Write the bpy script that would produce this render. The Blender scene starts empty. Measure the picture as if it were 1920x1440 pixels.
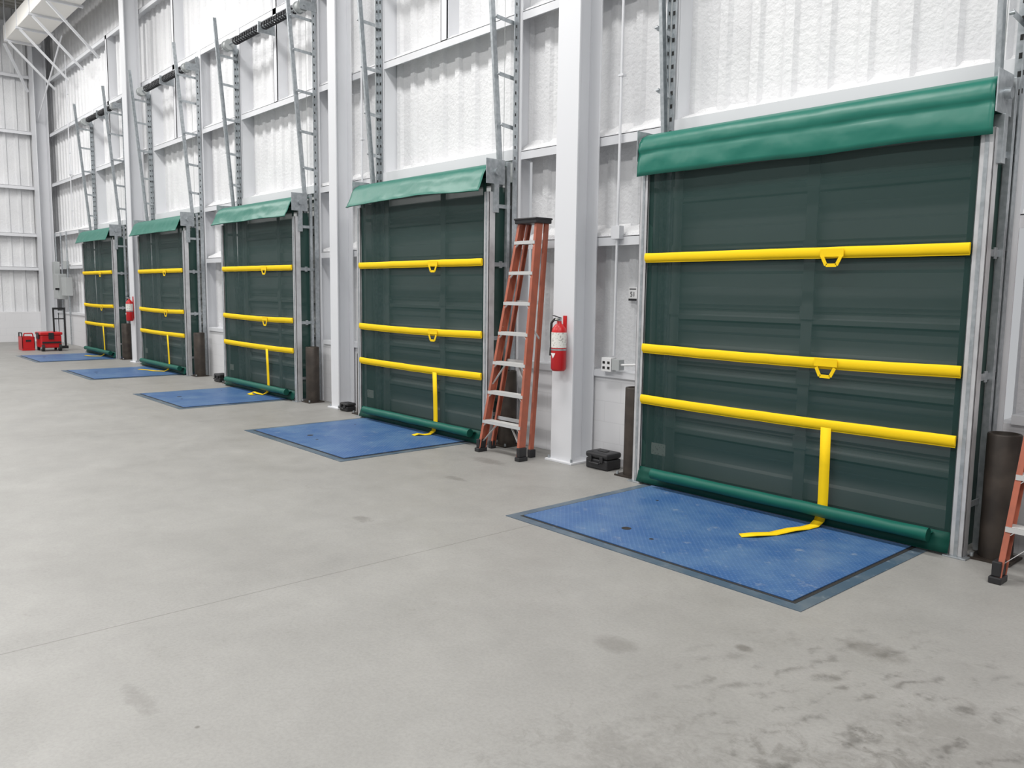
import bpy, bmesh, math, random
from mathutils import Vector, Matrix, noise
random.seed(4)
scene=bpy.context.scene
try:
    scene.view_settings.view_transform='Standard'
    scene.view_settings.look='None'
except Exception as e: print(e)

# ------------------------------------------------------------------ materials
def mat(name,col,rough=0.5,metal=0.0,alpha=None,bump=None,var=None,spec=None,emit=None):
    m=bpy.data.materials.new(name); m.use_nodes=True
    nt=m.node_tree; b=nt.nodes['Principled BSDF']
    b.inputs['Base Color'].default_value=(*col,1); b.inputs['Roughness'].default_value=rough; b.inputs['Metallic'].default_value=metal
    if spec is not None: b.inputs['Specular IOR Level'].default_value=spec
    tc=nt.nodes.new('ShaderNodeTexCoord')
    if var:   # (scale, col2, lo, hi)
        n=nt.nodes.new('ShaderNodeTexNoise'); n.inputs['Scale'].default_value=var[0]; n.inputs['Detail'].default_value=4
        r=nt.nodes.new('ShaderNodeValToRGB'); r.color_ramp.elements[0].position=var[2]; r.color_ramp.elements[1].position=var[3]
        r.color_ramp.elements[0].color=(*col,1); r.color_ramp.elements[1].color=(*var[1],1)
        nt.links.new(tc.outputs['Object'],n.inputs['Vector']); nt.links.new(n.outputs['Fac'],r.inputs['Fac']); nt.links.new(r.outputs['Color'],b.inputs['Base Color'])
    if bump:  # (scale,strength,dist)
        n=nt.nodes.new('ShaderNodeTexNoise'); n.inputs['Scale'].default_value=bump[0]; n.inputs['Detail'].default_value=3
        bp=nt.nodes.new('ShaderNodeBump'); bp.inputs['Strength'].default_value=bump[1]; bp.inputs['Distance'].default_value=bump[2]
        nt.links.new(tc.outputs['Object'],n.inputs['Vector']); nt.links.new(n.outputs['Fac'],bp.inputs['Height']); nt.links.new(bp.outputs['Normal'],b.inputs['Normal'])
    if alpha is not None:
        t=nt.nodes.new('ShaderNodeBsdfTransparent'); mx=nt.nodes.new('ShaderNodeMixShader'); mx.inputs['Fac'].default_value=alpha
        o=nt.nodes['Material Output']
        nt.links.new(t.outputs[0],mx.inputs[1]); nt.links.new(b.outputs[0],mx.inputs[2]); nt.links.new(mx.outputs[0],o.inputs['Surface'])
    return m
M={}
M['steel_white']=mat('painted_white_steel',(.69,.70,.725),.45)
M['panel']=mat('sprayed_white_panel',(.76,.765,.775),.6,bump=(26,.36,.03),var=(1.5,(.67,.675,.69),.35,.75))
M['foam']=mat('spray_foam_white',(.78,.78,.79),.8,bump=(45,.6,.03))
M['galv']=mat('galvanised_steel',(.36,.39,.41),.4,.7,var=(25,(.50,.53,.55),.35,.7))
M['alu']=mat('aluminium_extrusion',(.66,.66,.67),.38,.5,var=(9,(.54,.54,.55),.4,.7))
M['dark']=mat('dark_hole',(.02,.02,.02),.8)
M['black']=mat('black_plastic',(.018,.018,.02),.45)
M['spring']=mat('oiled_spring_steel',(.03,.03,.033),.4,.6)
M['net']=mat('green_mesh_net',(.012,.044,.039),.55,alpha=.72,bump=(2.5,.25,.03),spec=.35)
M['sidenet']=mat('green_side_net',(.008,.045,.036),.5,alpha=.88)
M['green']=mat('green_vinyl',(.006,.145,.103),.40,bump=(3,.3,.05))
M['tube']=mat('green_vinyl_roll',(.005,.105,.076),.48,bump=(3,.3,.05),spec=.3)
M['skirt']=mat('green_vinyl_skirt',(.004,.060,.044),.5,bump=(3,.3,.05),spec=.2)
M['yellow']=mat('yellow_webbing',(.93,.62,.006),.7,bump=(14,.15,.01),spec=.25)
M['pipe']=mat('rusty_dark_pipe',(.034,.027,.022),.5,.3,var=(7,(.065,.051,.041),.4,.7))
M['doorp']=mat('sectional_door_panel',(.62,.64,.64),.5)
M['orange']=mat('orange_fibreglass',(.42,.12,.07),.5,var=(12,(.34,.105,.065),.4,.7))
M['step']=mat('aluminium_step',(.66,.66,.65),.4,.4)
M['red']=mat('red_enamel',(.55,.012,.015),.35)
M['label']=mat('label_white',(.78,.77,.72),.5,var=(60,(.45,.43,.40),.55,.62))
M['white']=mat('white_plastic',(.8,.8,.8),.4)
M['grey']=mat('grey_enamel',(.42,.44,.44),.45)
M['duct']=mat('duct_white',(.82,.80,.76),.5)
M['roof']=mat('roof_deck',(.42,.41,.38),.6)
M['rubber']=mat('black_rubber',(.02,.02,.02),.7)

# concrete floor
STAINS=[(-2.42,2.82,.13,.10,.40,.8),(-2.0,3.25,.05,.04,.7,1.2),(-1.0,2.6,.5,.35,.3,2.6),(-.9,3.1,.45,.5,.3,2.6),(-5.0,3.0,.12,.06,.45,1.5),(-6.0,5.0,.25,.1,.45,2.0),(-2.95,1.05,.012,.012,.8,.2),
        (-1.6,3.7,.18,.1,.4,1.8),(-5.6,4.3,.15,.06,.4,1.8),(-1.2,1.9,.9,.8,.28,3.0),(-3.3,.95,.2,.05,.35,1.8)]
def floor_mat():
    m=bpy.data.materials.new('polished_concrete'); m.use_nodes=True; nt=m.node_tree; b=nt.nodes['Principled BSDF']; L=nt.links.new
    tc=nt.nodes.new('ShaderNodeTexCoord')
    def nz(scale,det,rough=.6,dist=0,vec=None):
        n=nt.nodes.new('ShaderNodeTexNoise'); n.inputs['Scale'].default_value=scale; n.inputs['Detail'].default_value=det; n.inputs['Roughness'].default_value=rough; n.inputs['Distortion'].default_value=dist
        L(vec or tc.outputs['Object'],n.inputs['Vector']); return n.outputs['Fac']
    def ramp(f,p0,c0,p1,c1):
        r=nt.nodes.new('ShaderNodeValToRGB'); e=r.color_ramp.elements; e[0].position=p0; e[0].color=(*c0,1); e[1].position=p1; e[1].color=(*c1,1); L(f,r.inputs['Fac']); return r.outputs['Color']
    def mul(a,c,fac=1.0):
        x=nt.nodes.new('ShaderNodeMix'); x.data_type='RGBA'; x.blend_type='MULTIPLY'
        if isinstance(fac,float): x.inputs['Factor'].default_value=fac
        else: L(fac,x.inputs['Factor'])
        L(a,x.inputs['A']); 
        if isinstance(c,tuple): x.inputs['B'].default_value=(*c,1)
        else: L(c,x.inputs['B'])
        return x.outputs['Result']
    def mth(op,a,bv,c=None):
        n=nt.nodes.new('ShaderNodeMath'); n.operation=op
        for i,v in enumerate((a,bv,c)):
            if v is None: continue
            if isinstance(v,(int,float)): n.inputs[i].default_value=v
            else: L(v,n.inputs[i])
        return n.outputs[0]
    c=ramp(nz(.55,6,.6,.4),.3,(.290,.284,.270),.7,(.335,.330,.315))
    c=mul(c,ramp(nz(2.2,8,.72,.3),.30,(.86,.86,.86),.68,(1,1,1)))
    c=mul(c,ramp(nz(60,3,.7),.3,(.88,.88,.88),.6,(1,1,1)))
    c=mul(c,ramp(nz(8,7,.78,1.2),.60,(1,1,1),.76,(.82,.81,.79)))
    sx=nt.nodes.new('ShaderNodeSeparateXYZ'); L(tc.outputs['Object'],sx.inputs[0]); X,Y=sx.outputs[0],sx.outputs[1]
    for x0 in (-4.12,-9.95,-14.4,-18.8):
        d=mth('ABSOLUTE',mth('SUBTRACT',X,x0),0); f=mth('LESS_THAN',d,.004); f=mth('MULTIPLY',f,.6)
        c=mul(c,(.45,.44,.42),f)
    nn=nz(9,7,.75,1.0)
    for (x0,y0,rx,ry,s,nv) in STAINS:
        dx=mth('DIVIDE',mth('SUBTRACT',X,x0),rx); dy=mth('DIVIDE',mth('SUBTRACT',Y,y0),ry)
        r2=mth('ADD',mth('MULTIPLY',dx,dx),mth('MULTIPLY',dy,dy))
        f=mth('SUBTRACT',1.0,r2); f=mth('ADD',f,mth('MULTIPLY',mth('SUBTRACT',nn,.5),nv*2))
        f=mth('MULTIPLY',f,1.2); 
        n=nt.nodes.new('ShaderNodeClamp'); L(f,n.inputs[0]); f=mth('MULTIPLY',n.outputs[0],s)
        c=mul(c,(.45,.43,.41),f)
    w=nt.nodes.new('ShaderNodeTexWave'); w.inputs['Scale'].default_value=2.6; w.inputs['Distortion'].default_value=10; w.inputs['Detail'].default_value=4; w.inputs['Detail Scale'].default_value=1.2; w.inputs['Detail Roughness'].default_value=.6
    mp=nt.nodes.new('ShaderNodeMapping'); mp.inputs['Rotation'].default_value=(0,0,.2); L(tc.outputs['Object'],mp.inputs[0]); L(mp.outputs[0],w.inputs['Vector'])
    dx=mth('DIVIDE',mth('SUBTRACT',X,-1.2),1.1); dy=mth('DIVIDE',mth('SUBTRACT',Y,3.0),1.4)
    r2=mth('ADD',mth('MULTIPLY',dx,dx),mth('MULTIPLY',dy,dy)); n=nt.nodes.new('ShaderNodeClamp'); L(mth('SUBTRACT',1.0,r2),n.inputs[0])
    k=ramp(nz(5,7,.7),.50,(0,0,0),.60,(1,1,1))
    f=mth('MULTIPLY',n.outputs[0],mth('MULTIPLY',mth('POWER',w.outputs['Fac'],2.0),k))
    c=mul(c,(.42,.41,.40),mth('MULTIPLY',f,.75))
    L(c,b.inputs['Base Color'])
    L(ramp(nz(3,4),.3,(.42,)*3,.7,(.58,)*3),b.inputs['Roughness'])
    bp=nt.nodes.new('ShaderNodeBump'); bp.inputs['Strength'].default_value=.08; bp.inputs['Distance'].default_value=.01; L(nz(25,4),bp.inputs['Height']); L(bp.outputs[0],b.inputs['Normal'])
    b.inputs['Specular IOR Level'].default_value=.4
    return m
M['floor']=floor_mat()

def cmu_mat():
    m=bpy.data.materials.new('painted_block'); m.use_nodes=True; nt=m.node_tree; b=nt.nodes['Principled BSDF']; L=nt.links.new
    tc=nt.nodes.new('ShaderNodeTexCoord'); s=nt.nodes.new('ShaderNodeSeparateXYZ'); cb=nt.nodes.new('ShaderNodeCombineXYZ'); L(tc.outputs['Object'],s.inputs[0])
    ad=nt.nodes.new('ShaderNodeMath'); ad.operation='ADD'; L(s.outputs[0],ad.inputs[0]); L(s.outputs[1],ad.inputs[1]); L(ad.outputs[0],cb.inputs[0]); L(s.outputs[2],cb.inputs[1])
    br=nt.nodes.new('ShaderNodeTexBrick'); br.inputs['Scale'].default_value=1; br.inputs['Brick Width'].default_value=.4; br.inputs['Row Height'].default_value=.2; br.inputs['Mortar Size'].default_value=.004
    br.inputs['Color1'].default_value=(.72,.72,.735,1); br.inputs['Color2'].default_value=(.715,.715,.73,1); br.inputs['Mortar'].default_value=(.66,.66,.675,1)
    L(cb.outputs[0],br.inputs['Vector']); L(br.outputs['Color'],b.inputs['Base Color']); b.inputs['Roughness'].default_value=.6
    bp=nt.nodes.new('ShaderNodeBump'); bp.invert=True; bp.inputs['Strength'].default_value=.25; bp.inputs['Distance'].default_value=.005; L(br.outputs['Fac'],bp.inputs['Height']); L(bp.outputs[0],b.inputs['Normal'])
    return m
M['cmu']=cmu_mat()

def plate_mat(name,c1,c2,dia=True):
    m=bpy.data.materials.new(name); m.use_nodes=True; nt=m.node_tree; b=nt.nodes['Principled BSDF']; L=nt.links.new
    tc=nt.nodes.new('ShaderNodeTexCoord')
    n=nt.nodes.new('ShaderNodeTexNoise'); n.inputs['Scale'].default_value=2.2; n.inputs['Detail'].default_value=7; n.inputs['Roughness'].default_value=.65; L(tc.outputs['Object'],n.inputs['Vector'])
    r=nt.nodes.new('ShaderNodeValToRGB'); e=r.color_ramp.elements; e[0].position=.42; e[0].color=(*c1,1); e[1].position=.72; e[1].color=(*c2,1); L(n.outputs['Fac'],r.inputs['Fac'])
    col=r.outputs['Color']
    if dia:
        def wave(rot):
            mp=nt.nodes.new('ShaderNodeMapping'); mp.inputs['Rotation'].default_value=(0,0,rot); L(tc.outputs['Object'],mp.inputs[0])
            w=nt.nodes.new('ShaderNodeTexWave'); w.inputs['Scale'].default_value=11.0; L(mp.outputs[0],w.inputs['Vector']); return w.outputs['Fac']
        mu=nt.nodes.new('ShaderNodeMath'); mu.operation='MULTIPLY'; L(wave(.785),mu.inputs[0]); L(wave(-.785),mu.inputs[1])
        rr=nt.nodes.new('ShaderNodeValToRGB'); rr.color_ramp.elements[0].position=.45; rr.color_ramp.elements[1].position=.7; L(mu.outputs[0],rr.inputs['Fac'])
        x=nt.nodes.new('ShaderNodeMix'); x.data_type='RGBA'; x.inputs['B'].default_value=(c1[0]*1.7+.04,c1[1]*1.5+.04,c1[2]*1.3+.04,1)
        mf=nt.nodes.new('ShaderNodeMath'); mf.operation='MULTIPLY'; mf.inputs[1].default_value=.45; L(rr.outputs['Color'],mf.inputs[0]); L(mf.outputs[0],x.inputs['Factor']); L(col,x.inputs['A']); col=x.outputs['Result']
        bp=nt.nodes.new('ShaderNodeBump'); bp.inputs['Strength'].default_value=.6; bp.inputs['Distance'].default_value=.003; L(rr.outputs['Color'],bp.inputs['Height']); L(bp.outputs[0],b.inputs['Normal'])
    n2=nt.nodes.new('ShaderNodeTexNoise'); n2.inputs['Scale'].default_value=11; n2.inputs['Detail'].default_value=7; n2.inputs['Roughness'].default_value=.7; L(tc.outputs['Object'],n2.inputs['Vector'])
    r2=nt.nodes.new('ShaderNodeValToRGB'); r2.color_ramp.elements[0].position=.58; r2.color_ramp.elements[1].position=.74; L(n2.outputs['Fac'],r2.inputs['Fac'])
    x=nt.nodes.new('ShaderNodeMix'); x.data_type='RGBA'; x.inputs['B'].default_value=(.34,.38,.42,1); L(col,x.inputs['A'])
    mf=nt.nodes.new('ShaderNodeMath'); mf.operation='MULTIPLY'; mf.inputs[1].default_value=.5; L(r2.outputs['Color'],mf.inputs[0]); L(mf.outputs[0],x.inputs['Factor']); L(x.outputs['Result'],b.inputs['Base Color'])
    b.inputs['Roughness'].default_value=.42
    return m
M['blue']=plate_mat('blue_tread_plate',(.038,.110,.275),(.10,.19,.33))
M['bluef']=plate_mat('blue_worn_frame',(.055,.095,.14),(.16,.19,.21),False)

# ------------------------------------------------------------------ mesh builder
class MB:
    def __init__(s): s.v=[]; s.f=[]; s.m=[]; s.mats=[]; s.sm=[]
    def mi(s,k):
        if k not in s.mats: s.mats.append(k)
        return s.mats.index(k)
    def add(s,vs,fs,k,smooth=False):
        o=len(s.v); s.v+= [tuple(v) for v in vs]; i=s.mi(k)
        for f in fs: s.f.append(tuple(a+o for a in f)); s.m.append(i); s.sm.append(smooth)
        return s
    def box(s,x0,x1,y0,y1,z0,z1,k):
        vs=[(x,y,z) for x in (x0,x1) for y in (y0,y1) for z in (z0,z1)]
        return s.add(vs,[(0,1,3,2),(4,6,7,5),(0,4,5,1),(2,3,7,6),(0,2,6,4),(1,5,7,3)],k)
    def beam(s,p,q,w,d,k,ref=(1,0,0)):
        p=Vector(p);q=Vector(q);t=(q-p).normalized();r=Vector(ref);r=(r-t*r.dot(t)).normalized();u=t.cross(r)
        vs=[]
        for b in (p,q):
            for a,c in ((-1,-1),(1,-1),(1,1),(-1,1)): vs.append(b+r*(a*w/2)+u*(c*d/2))
        return s.add(vs,[(3,2,1,0),(4,5,6,7),(0,1,5,4),(1,2,6,5),(2,3,7,6),(3,0,4,7)],k)
    def chan(s,p,q,w,d,t,k,ref=(1,0,0),flip=1):
        p=Vector(p);q=Vector(q);T=(q-p).normalized();r=Vector(ref);r=(r-T*r.dot(T)).normalized();u=T.cross(r)*flip
        s.beam(p,q,w,t,k,ref)
        for sg in (-1,1):
            o=r*(sg*(w/2-t/2))+u*(d/2)
            s.beam(p+o,q+o,t,d,k,ref)
        return s
    def cyl(s,p,q,r,k,n=20,r2=None,cap=True):
        p=Vector(p);q=Vector(q);t=(q-p).normalized();a=Vector((0,0,1)) if abs(t.z)<.9 else Vector((1,0,0)); x=t.cross(a).normalized();y=t.cross(x); r2=r if r2 is None else r2
        vs=[];fs=[]
        for b,rr in ((p,r),(q,r2)):
            for i in range(n):
                an=2*math.pi*i/n; vs.append(b+x*math.cos(an)*rr+y*math.sin(an)*rr)
        for i in range(n): fs.append((i,(i+1)%n,n+(i+1)%n,n+i))
        s.add(vs,fs,k,True)
        if cap:
            s.add(vs[:n],[tuple(range(n))[::-1]],k); s.add(vs[n:],[tuple(range(n))],k)
        return s
    def tube(s,pts,r,k,n=10):
        for a,b in zip(pts[:-1],pts[1:]): s.cyl(a,b,r,k,n)
        return s
    def lathe(s,c,prof,k,n=28):
        c=Vector(c);vs=[];fs=[]
        for r,z in prof:
            for i in range(n):
                an=2*math.pi*i/n; vs.append((c.x+r*math.cos(an),c.y+r*math.sin(an),c.z+z))
        for j in range(len(prof)-1):
            for i in range(n): fs.append((j*n+i,j*n+(i+1)%n,(j+1)*n+(i+1)%n,(j+1)*n+i))
        return s.add(vs,fs,k,True)
    def strip(s,prof,x0,x1,k,nx=1,fn=None,smooth=False):
        vs=[];fs=[];m=len(prof)
        for i in range(nx+1):
            x=x0+(x1-x0)*i/nx
            for j,(y,z) in enumerate(prof):
                v=[x,y,z]
                if fn: v=fn(v,i/nx,j/(m-1))
                vs.append(v)
        for i in range(nx):
            for j in range(m-1): fs.append((i*m+j,(i+1)*m+j,(i+1)*m+j+1,i*m+j+1))
        return s.add(vs,fs,k,smooth)
    def obj(s,name,parent=None,bevel=0,solid=0):
        me=bpy.data.meshes.new(name); me.from_pydata(s.v,[],s.f); 
        for k in s.mats: me.materials.append(M[k])
        for p,i,sm in zip(me.polygons,s.m,s.sm): p.material_index=i; p.use_smooth=sm
        me.update(); o=bpy.data.objects.new(name,me); scene.collection.objects.link(o)
        if solid:
            md=o.modifiers.new('t','SOLIDIFY'); md.thickness=solid; md.offset=0
        if bevel:
            md=o.modifiers.new('b','BEVEL'); md.width=bevel; md.segments=2; md.limit_method='ANGLE'; md.angle_limit=.7
        if parent:
            o.parent=parent; o.matrix_parent_inverse=Matrix.Translation(parent.location).inverted()
        return o
def empty(name,loc=(0,0,0)):
    e=bpy.data.objects.new(name,None); e.location=loc; e.empty_display_size=.1; scene.collection.objects.link(e); return e

# ------------------------------------------------------------------ room shell
YG=5.85; YP=6.06; XL=-27.0; ZC=9.3
DC=[-3.205,-7.87,-12.2,-16.56,-20.85]
HW=[1.355,1.31,1.33,1.33,1.26]
MB().box(XL-.3,8,-14,6.4,-.2,0,'floor').obj('floor')
b=MB()
xs=[XL-.3]; 
for c,h in sorted(zip(DC,HW)): xs+= [c-h,c+h]
xs.append(8)
for i in range(0,len(xs),2): b.box(xs[i],xs[i+1],YG+.005,YP+.1,0,.84,'cmu')
b.obj('wall_back_base')
def corr(name,x0,x1,z0,z1,holes=()):
    b=MB(); per=.305; n=int((x1-x0)/per)
    pts=[]
    for i in range(n+1):
        a=x0+i*per
        pts+=[(a,YP),(a+.17,YP),(a+.20,YP-.035),(a+.275,YP-.035)]
    for (xa,ya),(xb,yb) in zip(pts[:-1],pts[1:]):
        zz=z0
        for h0,h1,hz in holes:
            if h0<(xa+xb)/2<h1: zz=hz
        b.add([(xa,ya,zz),(xb,yb,zz),(xb,yb,z1),(xa,ya,z1)],[(0,1,2,3)],'panel')
    b.box(x0,x1,YP+.1,YP+.15,3.05,z1,'panel')
    return b.obj(name)
corr('wall_back',XL-.3,8,.84,ZC,[(c-h,c+h,3.05) for c,h in zip(DC,HW)])
b=MB(); b.box(XL-.3,XL,-14,YP,0,.86,'cmu')
y=-14
while y<YP:
    for (a,xa),(c,xc) in (((0,0),(.17,0)),((.17,0),(.20,.035)),((.20,.035),(.275,.035)),((.275,.035),(.305,0))):
        b.add([(XL-.2+xa,y+a,.86),(XL-.2+xc,y+c,.86),(XL-.2+xc,y+c,ZC),(XL-.2+xa,y+a,ZC)],[(3,2,1,0)],'panel')
    y+=.305
b.obj('wall_left')
b=MB()
for z in (2.14,3.1,4.43,5.96,7.5,8.9):
    b.box(XL-.2,XL,-14,YG,z-.006,z+.006,'steel_white'); b.box(XL-.012,XL,-14,YG,z-.09,z,'steel_white')
for yy in (-9,-3,1.2):
    b.box(XL-.02,XL+.28,yy,yy+.25,0,ZC,'steel_white')
b.obj('trim_1')
b=MB(); b.box(XL-.3,8,-14,YP+.1,ZC,ZC+.1,'roof')
x=XL
while x<8:
    b.box(x,x+.1,-14,YP,ZC-.04,ZC,'roof'); x+=.3
for yy in (-12,-10,-8,-6,-4,-2,0,2,4): b.box(XL,8,yy,yy+.07,ZC-.3,ZC-.04,'steel_white')
b.obj('ceiling')
b=MB()
def girt(x0,x1,z,k='steel_white'):
    b.box(x0,x1,YG,YP+.03,z-.006,z+.006,k); b.box(x0,x1,YG,YG+.012,z-.085,z,k)
    def lump(v,a,t):
        q=noise.noise(Vector((v[0]*3,z,t*2))); return [v[0],v[1]-.03*q*math.sin(math.pi*t),v[2]+.03*q*math.sin(math.pi*t)]
    b.strip([(YG+.03,z+.006),(YG+.04,z+.035),(YG+.10,z+.055),(YP-.02,z+.10),(YP+.02,z+.16)],x0,x1,'foam',max(2,int((x1-x0)/.12)),lump,True)
e=[XL]
for c,h in sorted(zip(DC,HW)): e+=[c-h-.05,c+h+.05]
e.append(8)
for i in range(0,len(e),2): girt(e[i],e[i+1],2.17)
for z in (3.1,4.5,5.88,7.35,8.8): girt(XL,8,z)
for i in range(0,len(e),2): b.box(e[i]+.05,e[i+1]-.05,YG-.02,YP,.84,.90,'steel_white')
b.obj('trim_2')
b=MB()
for c,h in zip(DC,HW):
    for sx in (-1,1):
        xx=c+sx*h
        b.box(xx-.05,xx+.05,YG-.01,YG+.003,0,5.88,'steel_white'); b.box(xx-.006-sx*.044,xx+.006-sx*.044,YG,YP,0,5.88,'steel_white')
    b.box(c-h,c+h,YG-.02,YG+.0,3.02,3.13,'steel_white'); b.box(c-h,c+h,YG,YP,3.02,3.03,'steel_white')
    b.box(c-.06,c+.06,YG,YG+.012,4.5,7.35,'steel_white'); b.box(c-.06,c-.05,YG,YP,4.5,7.35,'steel_white'); b.box(c+.05,c+.06,YG,YP,4.5,7.35,'steel_white')
b.obj('trim_3')

def column(x0,y0=5.53,w=.28,d=.30):
    e=empty('steel_column',(x0+w/2,y0+d/2,0)); b=MB(); t=.018
    b.box(x0,x0+w,y0,y0+t,0.0,ZC,'steel_white'); b.box(x0,x0+w,y0+d-t,y0+d,0.0,ZC,'steel_white'); b.box(x0+w/2-.007,x0+w/2+.007,y0+t,y0+d-t,0,ZC,'steel_white')
    b.box(x0-.04,x0+w+.04,y0-.04,y0+d,0,.02,'steel_white')
    for bx in (x0-.015,x0+w+.015): b.cyl((bx,y0-.01,.02),(bx,y0-.01,.05),.012,'galv',8)
    b.obj('wide_flange',e,.003)
for x in (-5.66,-18.72,4.3): column(x)
column(-10.09,5.58,.20,.25)
column(-26.98,5.50,.5,.33)

# ------------------------------------------------------------------ sectional overhead doors + tracks
def sectional(i,c,h):
    e=empty('door_%d'%(i+1),(c,5.93,0))
    b=MB(); n=6; sh=3.02/n; prof=[]
    y0=5.93
    for k in range(n):
        z=k*sh
        prof+=[(y0,z+.012),(y0,z+.04),(y0-.03,z+.05),(y0-.03,z+sh*.36),(y0,z+sh*.40),(y0,z+sh*.60),(y0-.03,z+sh*.64),(y0-.03,z+sh-.05),(y0,z+sh-.04),(y0,z+sh-.012),(y0+.02,z+sh-.008),(y0+.02,z+sh+.008)]
    b.strip(prof,c-h+.05,c+h-.05,'doorp')
    b.box(c-h+.05,c+h-.05,y0+.03,y0+.05,0,3.02,'doorp')
    for k in range(n):
        b.box(c-h+.05,c+h-.05,y0-.075,y0-.03,k*sh+sh-.10,k*sh+sh-.085,'grey'); b.box(c-h+.05,c+h-.05,y0-.075,y0-.07,k*sh+sh-.10,k*sh+sh-.05,'grey')
    b.obj('panels',e)
    b=MB()
    for sx in (-1,0,1):
        xx=c+sx*(h-.10); b.box(xx-.045,xx+.045,y0-.085,y0-.075,.0,3.02,'grey')
    for k in range(1,n):
        for sx in (-1,0,1):
            xx=c+sx*(h-.10); b.box(xx-.055,xx+.055,y0-.095,y0-.085,k*sh-.05,k*sh+.05,'grey')
    b.obj('stiles_and_hinges',e)
    for sx in (-1,1):
        x=c+sx*(h-.01); xt=x-sx*.05
        b=MB()
        zt=5.55 if sx<0 else 5.75
        b.box(x-.03,x+.03,YG-.03,YG-.025,.0,zt,'galv'); b.box(x+sx*.027,x+sx*.032,YG-.09,YG-.025,0,zt,'galv')
        z=2.9
        while z<zt-.1:
            b.box(x-.012,x+.012,YG-.0315,YG-.03,z,z+.035,'dark')
            xr=x+.0325 if sx>0 else x-.0265
            b.box(xr-.0005,xr+.0008,YG-.07,YG-.055,z,z+.03,'dark')
            z+=.11
        b.chan((xt,5.72,.05),(xt,5.66,3.0),.055,.03,.004,'galv',(0,1,0),sx)
        b.chan((xt,5.66,3.0),(xt,5.42,5.95),.055,.03,.004,'galv',(0,1,0),sx)
        for z in (3.35,3.85,4.4,4.95,5.4):
            yt=5.66-(z-3.0)*.24/2.95
            b.beam((x,yt,z),(x,YG-.03,z-.02),.005,.04,'galv',(1,0,0))
            b.cyl((x-.02*sx,yt,z),(x+.012*sx,yt,z),.012,'galv',8)
        b.obj('lift_track',e)
    b=MB(); sz,sy=5.56,5.64
    b.cyl((c-h-.05,sy,sz),(c+h+.05,sy,sz),.014,'galv',12)
    for sx in (-1,1):
        x=c+sx*(h-.07)
        b.cyl((x-.06,sy,sz),(x+.06,sy,sz),.07,'grey',24); b.cyl((x-.07,sy,sz),(x-.06,sy,sz),.085,'grey',24); b.cyl((x+.06,sy,sz),(x+.07,sy,sz),.085,'grey',24)
        b.box(x+sx*.09,x+sx*.10,sy-.06,YG-.02,sz-.06,sz+.06,'galv')
        b.cyl((x,sy+.07,sz),(x,sy+.07,3.0),.003,'grey',6)
    b.box(c-.01,c+.01,sy-.06,YG,sz-.08,sz+.08,'galv')
    b.obj('torsion_shaft',e)
    for (xa,xb) in ((c-h+.33,c-.06),(c+.06,c+h-.30)):
        cu=bpy.data.curves.new('spring','CURVE'); cu.dimensions='3D'; cu.bevel_depth=.013; cu.bevel_resolution=1
        turns=int((xb-xa)/.08); N=turns*10; sp=cu.splines.new('POLY'); sp.points.add(N)
        for k in range(N+1):
            a=2*math.pi*k/10; sp.points[k].co=(xa+(xb-xa)*k/N,sy+.05*math.cos(a),sz+.05*math.sin(a),1)
        cu.materials.append(M['spring']); o=bpy.data.objects.new('torsion_spring',cu); scene.collection.objects.link(o); o.parent=e; o.matrix_parent_inverse=Matrix.Translation(e.location).inverted()
for i,(c,h) in enumerate(zip(DC,HW)): sectional(i,c,h)

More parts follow.
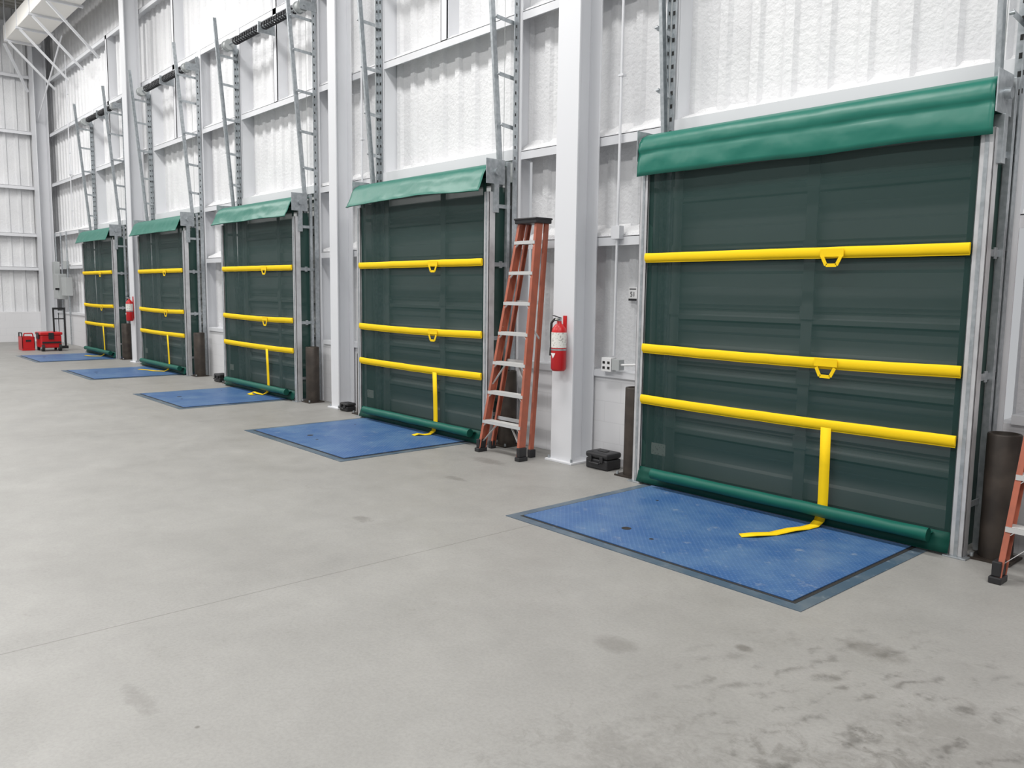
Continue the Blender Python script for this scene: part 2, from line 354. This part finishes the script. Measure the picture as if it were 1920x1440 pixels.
# ------------------------------------------------------------------ mesh safety curtains
YF=5.46
def curtain(i,c,h):
    e=empty('mesh_dock_curtain',(c,YF,0))
    pw=.08; xi0=c-h+pw; xi1=c+h-pw
    for sx in (-1,1):
        b=MB(); xo=c+sx*h; xin=xo-sx*pw; x0,x1=min(xo,xin),max(xo,xin)
        b.box(x0,x1,YF,YF+.012,0.01,2.66,'alu'); b.box(x0,x0+.006,YF,YF+.085,.01,2.66,'alu'); b.box(x1-.006,x1,YF,YF+.085,.01,2.66,'alu')
        b.box(x0+.028,x1-.028,YF-.004,YF,0.01,2.66,'galv')
        b.box(x0-.03,x1+.03,YF-.03,YF+.12,0,.01,'galv')
        b.box(xo-.004+sx*.01,xo+.004+sx*.01,YF-.05,YF+.20,2.74,2.99,'galv'); b.box(xo-.03+sx*.0,xo+.03,YF+.05,YF+.11,2.45,2.74,'galv')
        b.cyl((xo+sx*.014,YF+.08,2.86),(xo+sx*.05,YF+.08,2.86),.035,'galv',14)
        for z in (1.15,1.92):
            b.box(xo-.005*sx-.004,xo-.005*sx+.004,YF+.08,YG-.03,z-.022,z+.022,'galv')
            b.box(xo-.005*sx-.006,xo-.005*sx+.006,YF+.15,YF+.19,z-.035,z+.035,'galv')
        b.box(xo-.005*sx-.004,xo-.005*sx+.004,YF+.08,YG-.03,2.5,2.54,'galv'); b.box(xo-.005*sx-.004,xo-.005*sx+.004,YF+.08,YG-.03,.32,.36,'galv')
        b.box(xo-.02,xo+.02,YG-.16,YG-.12,.01,2.98,'galv')
        b.obj('guide_post',e,.002)
        b=MB(); b.add([(xo-sx*.03,YF+.085,.05),(xo-sx*.03,YG-.14,.05),(xo-sx*.03,YG-.14,2.72),(xo-sx*.03,YF+.085,2.72)],[(0,1,2,3)],'sidenet'); b.obj('side_net',e)
    def w(v,a,t):
        v=list(v); v[1]+= .012*noise.noise(Vector((v[0]*1.3,v[2]*1.7,i*5)))-.02*math.sin(math.pi*a)*math.sin(math.pi*t); return v
    prof=[(YF+.02,.10+2.72*k/40) for k in range(41)]
    b=MB(); b.strip(prof,xi0-.01,xi1+.01,'net',40,w,True); b.obj('mesh_net',e)
    b=MB(); b.strip([(YF+.02,2.80),(YF+.10,2.77),(YG-.10,2.77),(YG+.03,2.80)],c-h+.04,c+h-.04,'skirt'); b.obj('added_light_block',e,0,.003)  # added sheet under the hood, stops light falling in behind the net
    b=MB()
    for xx in (xi0,xi1-.045): b.box(xx,xx+.045,YF+.024,YF+.027,.15,2.80,'sidenet')
    b.box(xi0+.10,xi0+.25,YF+.03,YF+.032,.27,.37,'label')
    b.obj('hems',e)
    for k,z in enumerate((1.945,1.185,.745)):
        b=MB(); r=.034; pr=[(YF-.014-.014*math.cos(a),z+r*math.sin(a)) for a in [math.radians(q) for q in range(-90,91,20)]]
        pr=pr+[(YF-.006,z+r),(YF-.006,z-r),pr[0]]
        sag=[.0,.012,.006][k]; tilt=random.uniform(-.006,.006)
        def ws(v,a,t): v=list(v); v[2]-= sag*math.sin(math.pi*a)+tilt*(a-.5)+.003*noise.noise(Vector((v[0]*5,z,i))); v[1]-=.018*math.sin(math.pi*a); return v
        xa0,xb0=xi0+.005,xi1-.005
        b.strip(pr,xa0,xb0,'yellow',30,ws,True)
        b.strip([(YF-.010,z-r-.010),(YF-.014,z-r+.004)],xa0,xb0,'yellow',30,ws)
        for xx in (xa0,xb0): b.add([(xx,y_,z_) for y_,z_ in pr[:-1]],[tuple(range(len(pr)-1))],'yellow')
        xh=c+.40
        if k<2:
            b.box(xh-.085,xh+.085,YF-.052,YF-.049,z-.034,z+.022,'yellow')
            zb=z-.03-sag; yy=YF-.051
            path=[(xh-.068,zb),(xh-.038,zb-.062),(xh+.038,zb-.062),(xh+.068,zb)]
            for (xa,za),(xb,zb2) in zip(path[:-1],path[1:]): b.beam((xa,yy,za),(xb,yy,zb2),.006,.024,'yellow',(0,1,0))
        b.obj('strap',e,.001 if k<2 else 0)
    xt=c+.425; yc=YF-.085; zc=.130; wd=.038
    path=[(xt,YF-.040,.72),(xt,YF-.030,.45),(xt,YF-.024,.22),(xt,YF-.024,.12),(xt-.005,YF-.05,.05),(xt-.015,YF-.10,.020)]
    n0=5
    if i==0: path+=[(xt-.03,yc-.12,.018),(xt-.05,yc-.26,.03),(xt-.10,yc-.42,.018),(xt-.155,yc-.56,.028),(xt-.22,yc-.63,.018)]
    elif i==1: path+=[(xt-.03,yc-.08,.018),(xt-.06,yc-.14,.03),(xt-.07,yc-.20,.018)]
    elif i==2: path+=[(xt-.12,yc-.05,.03),(xt-.20,yc-.09,.05),(xt-.23,yc-.14,.018),(xt-.08,yc-.16,.022)]
    elif i==3: path+=[(xt-.2,yc-.15,.02),(xt-.5,yc-.20,.018),(xt-.7,yc-.28,.018)]
    else: path+=[(xt-.15,yc-.2,.02),(xt-.4,yc-.25,.018)]
    vs=[];fs=[]
    for k,p in enumerate(path):
        p=Vector(p); q=Vector(path[min(k+1,len(path)-1)]); o=Vector(path[max(k-1,0)]); t=(q-o); t.z=0
        if k<n0: s=Vector((1,0,0))
        else: s=Vector((t.y,-t.x,0)).normalized(); s=s if s.x>0 else -s
        vs+=[p-s*wd,p+s*wd]
    b=MB()
    for k in range(len(path)-1): fs.append((2*k,2*k+1,2*k+3,2*k+2))
    b.add(vs,fs,'yellow',True); b.obj('pull_tape',e,0,.004)
    b=MB(); pr=[]
    for q in range(0,361,20):
        a=math.radians(q); pr.append((yc+.043*math.cos(a),zc+.044*math.sin(a)))
    def wt(v,a,t): v=list(v); v[2]+=.006*noise.noise(Vector((v[0]*4,t*2,i))); return v
    xa,xb=xi0+.21,xi1-.10
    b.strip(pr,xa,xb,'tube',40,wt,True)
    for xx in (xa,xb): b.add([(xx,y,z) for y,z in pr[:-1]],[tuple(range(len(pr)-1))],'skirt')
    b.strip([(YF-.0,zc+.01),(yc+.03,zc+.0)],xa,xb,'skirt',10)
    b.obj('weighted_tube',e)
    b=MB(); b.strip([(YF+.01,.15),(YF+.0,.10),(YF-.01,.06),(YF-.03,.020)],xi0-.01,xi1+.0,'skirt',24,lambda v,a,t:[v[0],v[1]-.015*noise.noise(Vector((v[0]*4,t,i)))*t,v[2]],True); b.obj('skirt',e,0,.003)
    b=MB(); b.cyl((c-h+.02,YF+.14,2.84),(c+h-.02,YF+.14,2.84),.06,'skirt',24); b.obj('roller',e)
    if i==0: pr=[(YF+.26,2.955),(YF+.16,2.985),(YF+.06,2.965),(YF-.01,2.93),(YF-.04,2.88),(YF-.045,2.835),(YF-.034,2.80),(YF-.046,2.76),(YF-.052,2.69),(YF-.05,2.61)]
    else: pr=[(YF+.26,2.93),(YF+.14,2.955),(YF+.04,2.94),(YF-.02,2.905),(YF-.06,2.85),(YF-.085,2.79),(YF-.11,2.73),(YF-.14,2.67),(YF-.15,2.655),(YF-.13,2.65)]
    def wh(v,a,t):
        v=list(v); amp=t*t
        v[1]-=amp*((.03 if i else .010)*noise.noise(Vector((v[0]*2.2,t*1.5,i*3.1)))+.012*noise.noise(Vector((v[0]*6,t*6,i))))+.004*math.sin(math.pi*t)*noise.noise(Vector((v[0]*2,t*9,i+4)))
        v[2]+=amp*(.012*noise.noise(Vector((v[0]*1.5,7,i)))+(.04*math.sin(math.pi*a) if i==1 else .008*math.sin(math.pi*a)))
        v[0]+=(a-.5)*.03*t
        return v
    pf=[]
    for (ya,za),(yb,zb) in zip(pr[:-1],pr[1:]): pf+=[(ya,za),((ya+yb)/2,(za+zb)/2)]
    pf.append(pr[-1])
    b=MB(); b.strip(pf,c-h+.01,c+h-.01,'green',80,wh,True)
    b.obj('hood_cover',e,0,.004)
    b=MB()
    b.add([(c-h-.0,y,z) for y,z in pr[:6]]+[(c-h-.0,YF+.26,2.72),],[tuple(range(7))],'alu'); b.obj('hood_end',e,0,.004)
for i,(c,h) in enumerate(zip(DC,HW)): curtain(i,c,h)

# ------------------------------------------------------------------ dock levelers
LV=[(-4.41,-2.06),(-9.03,-6.82),(-13.12,-11.12),(-17.52,-15.47),(-21.7,-19.6)]
for i,(x0,x1) in enumerate(LV):
    y0,y1=3.86,5.80; fr=.075
    e=empty('dock_leveler',((x0+x1)/2,4.8,0)); b=MB()
    b.box(x0,x1,y0,y1,.0,.004,'bluef'); b.obj('frame',e)
    b=MB(); b.box(x0+fr,x1-fr,y0+fr,y1-.02,.004,.0055,'dark'); b.obj('gap',e)
    b=MB(); b.box(x0+fr+.022,x1-fr-.024,y0+fr+.018,y1-.02,.0055,.013,'blue'); b.obj('deck_plate',e,.002)
    b=MB()
    b.cyl((x0+.80,y0+.42,.0131),(x0+.80,y0+.42,.0138),.035,'dark',24); b.cyl((x0+1.07,y0+.36,.0131),(x0+1.07,y0+.36,.0138),.016,'dark',16)
    b.cyl((x0+.45,y0+1.2,.0131),(x0+.45,y0+1.2,.0138),.012,'dark',16)
    b.obj('lifting_holes',e)

# ------------------------------------------------------------------ bollards
for i,(c,h) in enumerate(zip(DC,HW)):
    for sx in (-1,1):
        x=c+sx*(h+.13); y=5.64
        if i==1 and sx==1: x-=.07; y=5.69
        e=empty('bollard',(x,y,0)); b=MB()
        b.lathe((x,y,.012),[(.097,0),(.097,.785),(.092,.793),(.082,.793),(.082,.74),(0.001,.74)],'pipe',32)
        b.box(x-.12,x+.12,y-.13,y+.12,0,.014,'pipe')
        for ax in (-.10,.10): b.cyl((x+ax,y-.11,.014),(x+ax,y-.11,.04),.012,'galv',8)
        b.obj('pipe_and_base',e)

# ------------------------------------------------------------------ stepladders
def stepladder(fl,fr_,tl,tr,rl,rr,H=2.33):
    e=empty('stepladder',((fl[0]+fr_[0])/2,fl[1],0)); b=MB()
    fl=Vector((*fl,.03));fr_=Vector((*fr_,.03));tl=Vector((*tl,H));tr=Vector((*tr,H));rl=Vector((*rl,.03));rr=Vector((*rr,.03))
    b.chan(fl,tl,.085,.03,.006,'orange',(0,1,0),-1); b.chan(fr_,tr,.085,.03,.006,'orange',(0,1,0),1)
    off=Vector((0,.10,0)); bl=tl+off; br=tr+off
    b.chan(rl,bl,.05,.025,.006,'orange',(0,1,0),-1); b.chan(rr,br,.05,.025,.006,'orange',(0,1,0),1)
    b.obj('rails',e,.002); b=MB()
    n=7
    for k in range(1,n+1):
        t=k*.3048/H; p=fl.lerp(tl,t); q=fr_.lerp(tr,t)
        b.box(p.x,q.x,p.y-.05,p.y+.045,p.z-.003,p.z+.003,'step'); b.box(p.x,q.x,p.y-.052,p.y-.046,p.z-.028,p.z+.003,'step'); b.box(p.x,q.x,p.y+.04,p.y+.045,p.z-.028,p.z+.003,'step')
        for r in range(5): b.box(p.x+.01,q.x-.01,p.y-.04+r*.018,p.y-.034+r*.018,p.z+.003,p.z+.006,'step')
        for (s1,sg) in ((p,1),(q,-1)):
            b.beam((s1.x,s1.y-.04,s1.z-.07),(s1.x+sg*.07,s1.y-.04,s1.z-.005),.02,.004,'step',(0,1,0))
    for k in (1,3,5,7):
        t=(k*.3048)/H; p=rl.lerp(bl,t); q=rr.lerp(br,t); b.beam(p,q,.035,.012,'step',(0,0,1))
    for k in (1,3):
        t=k*.3048/H; p=fl.lerp(tl,t); q=fr_.lerp(tr,t); t2=(k*.3048-.24)/H; p2=fl.lerp(tl,t2); q2=fr_.lerp(tr,t2); mx=(p.x+q.x)/2
        b.beam((mx-.1,p.y,p.z-.02),(p2.x+.0,p2.y,p2.z),.022,.004,'step',(0,1,0)); b.beam((mx+.1,p.y,p.z-.02),(q2.x,q2.y,q2.z),.022,.004,'step',(0,1,0))
    for s1,s2,b1,b2 in ((fl,tl,rl,bl),(fr_,tr,rr,br)):
        b.beam(s1.lerp(s2,.55),b1.lerp(b2,.50),.022,.005,'step',(0,0,1))
    b.obj('steps_and_braces',e); b=MB()
    b.box(tl.x-.025,tr.x+.025,tl.y-.07,tl.y+.14,H-.02,H+.035,'black')
    b.box(tl.x-.03,tr.x+.03,tl.y-.08,tl.y+.15,H+.015,H+.035,'black')
    b.obj('top_cap',e,.008); b=MB()
    for p in (fl,fr_): b.box(p.x-.035,p.x+.035,p.y-.06,p.y+.055,0,.04,'black'); b.box(p.x-.025,p.x+.025,p.y-.045,p.y+.05,.04,.13,'black')
    for p in (rl,rr): b.box(p.x-.025,p.x+.025,p.y-.035,p.y+.035,0,.08,'black')
    b.obj('feet',e,.006)
stepladder((-6.41,5.26),(-5.79,5.26),(-6.17,5.56),(-5.90,5.56),(-6.47,5.46),(-5.86,5.46))
stepladder((-1.555,5.18),(-.92,5.18),(-1.44,5.60),(-1.06,5.60),(-1.53,5.76),(-.95,5.76))

# ------------------------------------------------------------------ fire extinguishers
def extinguisher(x,y,z):
    e=empty('fire_extinguisher',(x,y,z)); b=MB(); r=.072
    b.lathe((x,y,z),[(.001,.0),(r*.8,.0),(r,.02),(r,.36),(r*.9,.40),(r*.55,.435),(.022,.45),(.022,.47)],'red',32)
    b.obj('cylinder',e); b=MB()
    b.lathe((x,y,z),[(r+.001,.22),(r+.001,.365)],'label',32); b.obj('instruction_label',e)
    b=MB()
    b.add([(x-.03,y-r-.002,z+.17),(x+.0,y-r-.004,z+.12),(x+.03,y-r-.002,z+.17)],[(0,1,2)],'white'); b.obj('mark',e); b=MB()
    b.cyl((x,y,z+.465),(x,y,z+.50),.02,'galv',14); b.beam((x,y+.02,z+.50),(x+.02,y-.10,z+.525),.02,.006,'black',(1,0,0)); b.beam((x,y+.02,z+.49),(x+.02,y-.09,z+.475),.02,.006,'black',(1,0,0))
    b.cyl((x,y-.02,z+.485),(x,y-.04,z+.485),.015,'label',14)
    b.tube([(x,y,z+.485),(x-.05,y-.01,z+.49),(x-.085,y-.02,z+.45),(x-.09,y-.02,z+.36),(x-.085,y-.02,z+.22)],.011,'rubber'); b.cyl((x-.085,y-.02,z+.22),(x-.085,y-.02,z+.14),.013,'rubber',10,.018)
    b.obj('valve_and_hose',e); b=MB()
    b.box(x-.02,x+.02,y+.07,y+.082,z+.05,z+.52,'red'); b.lathe((x,y,z),[(r+.002,.195),(r+.002,.21)],'galv',32); b.obj('bracket',e)
extinguisher(-5.49,5.447,.90)
extinguisher(-18.50,5.447,.90)

# ------------------------------------------------------------------ equipment cases
def case(x,y,s=1):
    e=empty('equipment_case',(x,y,0)); b=MB(); w,d,hh=.27*s,.20*s,.16*s
    b.box(x-w/2,x+w/2,y-d/2,y+d/2,0,hh*.62,'black'); b.obj('base_shell',e,.015); b=MB()
    b.box(x-w/2-.004,x+w/2+.004,y-d/2-.004,y+d/2+.004,hh*.64,hh,'black'); b.obj('lid',e,.02); b=MB()
    for sx in (-.07,.07): b.box(x+sx*s-.02,x+sx*s+.02,y-d/2-.014,y-d/2-.002,hh*.45,hh*.8,'black')
    b.tube([(x-.06,y-d/2-.01,hh*.45),(x-.06,y-d/2-.03,hh*.4),(x+.06,y-d/2-.03,hh*.4),(x+.06,y-d/2-.01,hh*.45)],.008,'black')
    b.box(x-.05,x+.05,y-.03,y+.03,hh,hh+.006,'black'); b.obj('latches_handle',e,.003)
case(-5.08,5.66); case(-9.68,5.60,.72); case(-14.0,5.60,.9)

# ------------------------------------------------------------------ conduits and boxes
def conduit(x,zt=9.2,zb=1.05,boxes=(2.2,)):
    e=empty('electrical_conduit',(x,YG-.03,0)); b=MB(); y=YG-.035
    b.cyl((x,y,zb),(x,y,zt),.013,'steel_white',10)
    for z in boxes: b.box(x-.05,x+.05,y-.03,y+.035,z-.06,z+.06,'steel_white')
    z=3.6
    while z<zt: b.box(x-.03,x+.03,y-.016,y+.035,z,z+.02,'steel_white'); z+=1.5
    b.obj('pipe',e,.002)
conduit(-5.12); conduit(-9.62,9.2,1.1,(2.1,)); conduit(-24.3,7.6,3.2,(4.6,))
e=empty('power_outlet_box',(-5.13,YG,1.0)); b=MB()
b.box(-5.24,-5.12,YG-.075,YG-.001,.90,1.03,'white'); b.box(-5.11,-5.02,YG-.075,YG-.001,.92,1.02,'grey')
for ax in (-5.21,-5.15):
    for az in (.935,.985): b.box(ax-.015,ax+.015,YG-.078,YG-.075,az-.012,az+.012,'dark')
b.tube([(-5.02,YG-.04,.97),(-4.92,YG-.05,.98),(-4.80,YG-.05,.99)],.012,'white'); b.obj('box_and_receptacles',e,.004)

e=empty('wall_placard',(-5.06,YP-.07,1.6)); b=MB()
b.box(-5.11,-5.01,YP-.07,YP-.036,1.57,1.70,'white'); b.box(-5.11,-5.01,YP-.0712,YP-.0702,1.57,1.59,'black'); b.box(-5.10,-5.02,YP-.0712,YP-.0702,1.675,1.685,'black')
b.obj('plate',e)
cu=bpy.data.curves.new('digits','FONT'); cu.body='51'; cu.size=.065; cu.align_x='CENTER'; cu.extrude=.0005; cu.materials.append(M['black'])
o=bpy.data.objects.new('digits',cu); o.rotation_euler=(math.pi/2,0,0); o.location=(-5.06,YP-.072,1.61); scene.collection.objects.link(o); o.parent=e; o.matrix_parent_inverse=Matrix.Translation(e.location).inverted()

e=empty('breaker_panel',(-25.4,YG-.1,1.6)); b=MB()
b.box(-25.9,-25.35,YG-.22,YG-.001,1.25,1.95,'grey'); b.box(-25.2,-24.75,YG-.18,YG-.001,1.35,1.85,'grey'); b.box(-26.3,-26.05,YG-.15,YG-.001,1.5,2.3,'grey')
b.obj('enclosures',e,.01); b=MB()
b.box(-25.36,-25.345,YG-.3,YG-.2,1.5,1.56,'black'); b.box(-25.87,-25.38,YG-.226,YG-.22,1.28,1.92,'grey')
for x in (-25.6,-25.0,-26.2): b.cyl((x,YG-.05,1.8),(x,YG-.05,3.1),.02,'galv',8)
for x in (-25.7,-24.95): b.cyl((x,YG-.05,.0),(x,YG-.05,1.4),.02,'galv',8)
b.box(-25.3,-25.0,YG-.1,YG-.001,2.1,2.3,'grey'); b.obj('conduits',e)

e=empty('door_control_box',(-9.5,YG-.03,1.95)); b=MB(); b.box(-9.56,-9.44,YG-.09,YG-.03,2.0,2.12,'grey'); b.cyl((-9.5,YG-.10,2.06),(-9.5,YG-.09,2.06),.02,'red',14); b.box(-9.55,-9.45,YG-.04,YG-.0,2.02,2.10,'galv'); b.obj('box',e,.004)
e=empty('alarm_pull_box',(-13.9,YG-.03,1.1)); b=MB(); b.box(-13.96,-13.84,YG-.06,YG-.001,1.08,1.20,'red'); b.box(-13.94,-13.86,YG-.064,YG-.06,1.12,1.14,'white'); b.obj('box',e,.004)

# ------------------------------------------------------------------ red rolling toolbox
e=empty('rolling_toolbox',(-23.0,4.85,0)); b=MB()
b.box(-23.35,-22.8,4.62,5.08,.08,.40,'red'); b.obj('body',e,.03); b=MB()
b.box(-23.37,-22.78,4.60,5.10,.40,.47,'red'); b.obj('lid',e,.02); b=MB()
b.box(-22.80,-22.77,4.64,5.06,.2,.24,'black'); b.box(-23.2,-22.95,4.59,4.61,.3,.46,'black'); b.box(-22.78,-22.76,4.78,4.9,.3,.46,'black')
for yy in (4.66,5.04):
    b.cyl((-22.84,yy-.03,.09),(-22.84,yy+.03,.09),.09,'rubber',24); b.cyl((-22.84,yy-.035,.09),(-22.84,yy+.035,.09),.04,'grey',16)
for yy in (4.66,5.04): b.box(-23.33,-23.27,yy-.03,yy+.03,0,.09,'black')
b.tube([(-22.95,4.95,.45),(-22.95,4.95,1.05),(-22.95,5.2,1.05),(-22.95,5.2,.1)],.022,'black'); b.box(-22.98,-22.92,4.93,5.22,1.03,1.08,'black'); b.beam((-22.95,4.95,.8),(-22.95,5.2,.8),.03,.03,'black')
b.box(-23.0,-22.9,5.08,5.25,.05,.12,'black')
b.obj('wheels_and_handle',e,.004)
e=empty('red_tool_crate',(-23.4,4.45,0)); b=MB()
x0,x1,y0,y1=-23.75,-23.3,4.3,4.58
b.box(x0,x1,y0,y1,0.0,.05,'red')
for (a,b_,c,d) in ((x0,x1,y0,y0+.02),(x0,x1,y1-.02,y1),(x0,x0+.02,y0,y1),(x1-.02,x1,y0,y1)): b.box(a,b_,c,d,.05,.34,'red')
b.box(x0+.03,x1-.03,y0+.03,y1-.03,.05,.3,'black'); b.box(x1,x1+.01,y0+.08,y1-.08,.22,.27,'black')
b.tube([(x0+.05,y0+.01,.33),(x0+.07,y0+.01,.44),(x1-.07,y0+.01,.44),(x1-.05,y0+.01,.33)],.014,'black'); b.tube([(x1,y0+.03,.33),(x1,y0+.05,.43),(x1,y1-.05,.43),(x1,y1-.03,.33)],.014,'red'); b.obj('crate',e,.004)

# ------------------------------------------------------------------ overhead duct with brackets
e=empty('air_duct',(-22,5.1,8)); b=MB()
b.box(-25.7,-18.9,4.7,5.45,8.0,8.4,'duct'); b.obj('duct_body',e,.01); b=MB()
for x in (-25.4,-24,-22.6,-21.2): b.box(x-.03,x+.03,4.66,5.5,7.95,8.0,'steel_white'); b.beam((x,4.75,7.95),(x,5.80,6.9),.05,.05,'steel_white',(1,0,0)); b.box(x-.02,x+.02,4.68,4.70,8.0,ZC-.3,'steel_white')
b.obj('brackets',e)
e=empty('wind_bracing',(-26,5.8,7)); b=MB()
b.cyl((-26.7,5.60,6.2),(-23.6,5.60,7.9),.02,'steel_white',8)
b.beam((-26.7,5.4,7.0),(-25.9,4.75,8.0),.06,.06,'steel_white'); b.obj('rod',e)

# ------------------------------------------------------------------ high bay lights
def light(x,y,p=405,sx=4.6,sy=1.0):
    e=empty('high_bay_light',(x,y,8.6)); b=MB()
    b.box(x-sx/2,x+sx/2,y-sy/2,y+sy/2,8.62,8.70,'white'); 
    for a in (-1.8,1.8): b.cyl((x+a,y,8.7),(x+a,y,ZC-.05),.006,'galv',6)
    b.obj('housing',e)
    L=bpy.data.lights.new('led_panel','AREA'); L.shape='RECTANGLE'; L.size=sx; L.size_y=sy; L.energy=p; L.color=(1,.985,.965)
    o=bpy.data.objects.new('led_panel',L); o.location=(x,y,8.6); scene.collection.objects.link(o); o.parent=e; o.matrix_parent_inverse=Matrix.Translation(e.location).inverted()
for x in (-22,-14,-6,2):
    for y in (-3.5,2.5): light(x,y)

w=bpy.data.worlds.new('w'); scene.world=w; w.use_nodes=True
bg=w.node_tree.nodes['Background']; bg.inputs[0].default_value=(.95,.97,1,1); bg.inputs[1].default_value=.48

# ------------------------------------------------------------------ camera
cam=bpy.data.cameras.new('camera'); co=bpy.data.objects.new('camera',cam); scene.collection.objects.link(co); scene.camera=co
cam.sensor_width=36; cam.lens=1528.7/1920*36; cam.clip_end=200
R=Vector((.6617,.7496,.0131)); D=Vector((.0939,-.0655,-.9934)); F=Vector((-.7438,.6586,-.1137))
m=Matrix(((R.x,-D.x,-F.x,0),(R.y,-D.y,-F.y,0),(R.z,-D.z,-F.z,1.65),(0,0,0,1)))
co.matrix_world=m
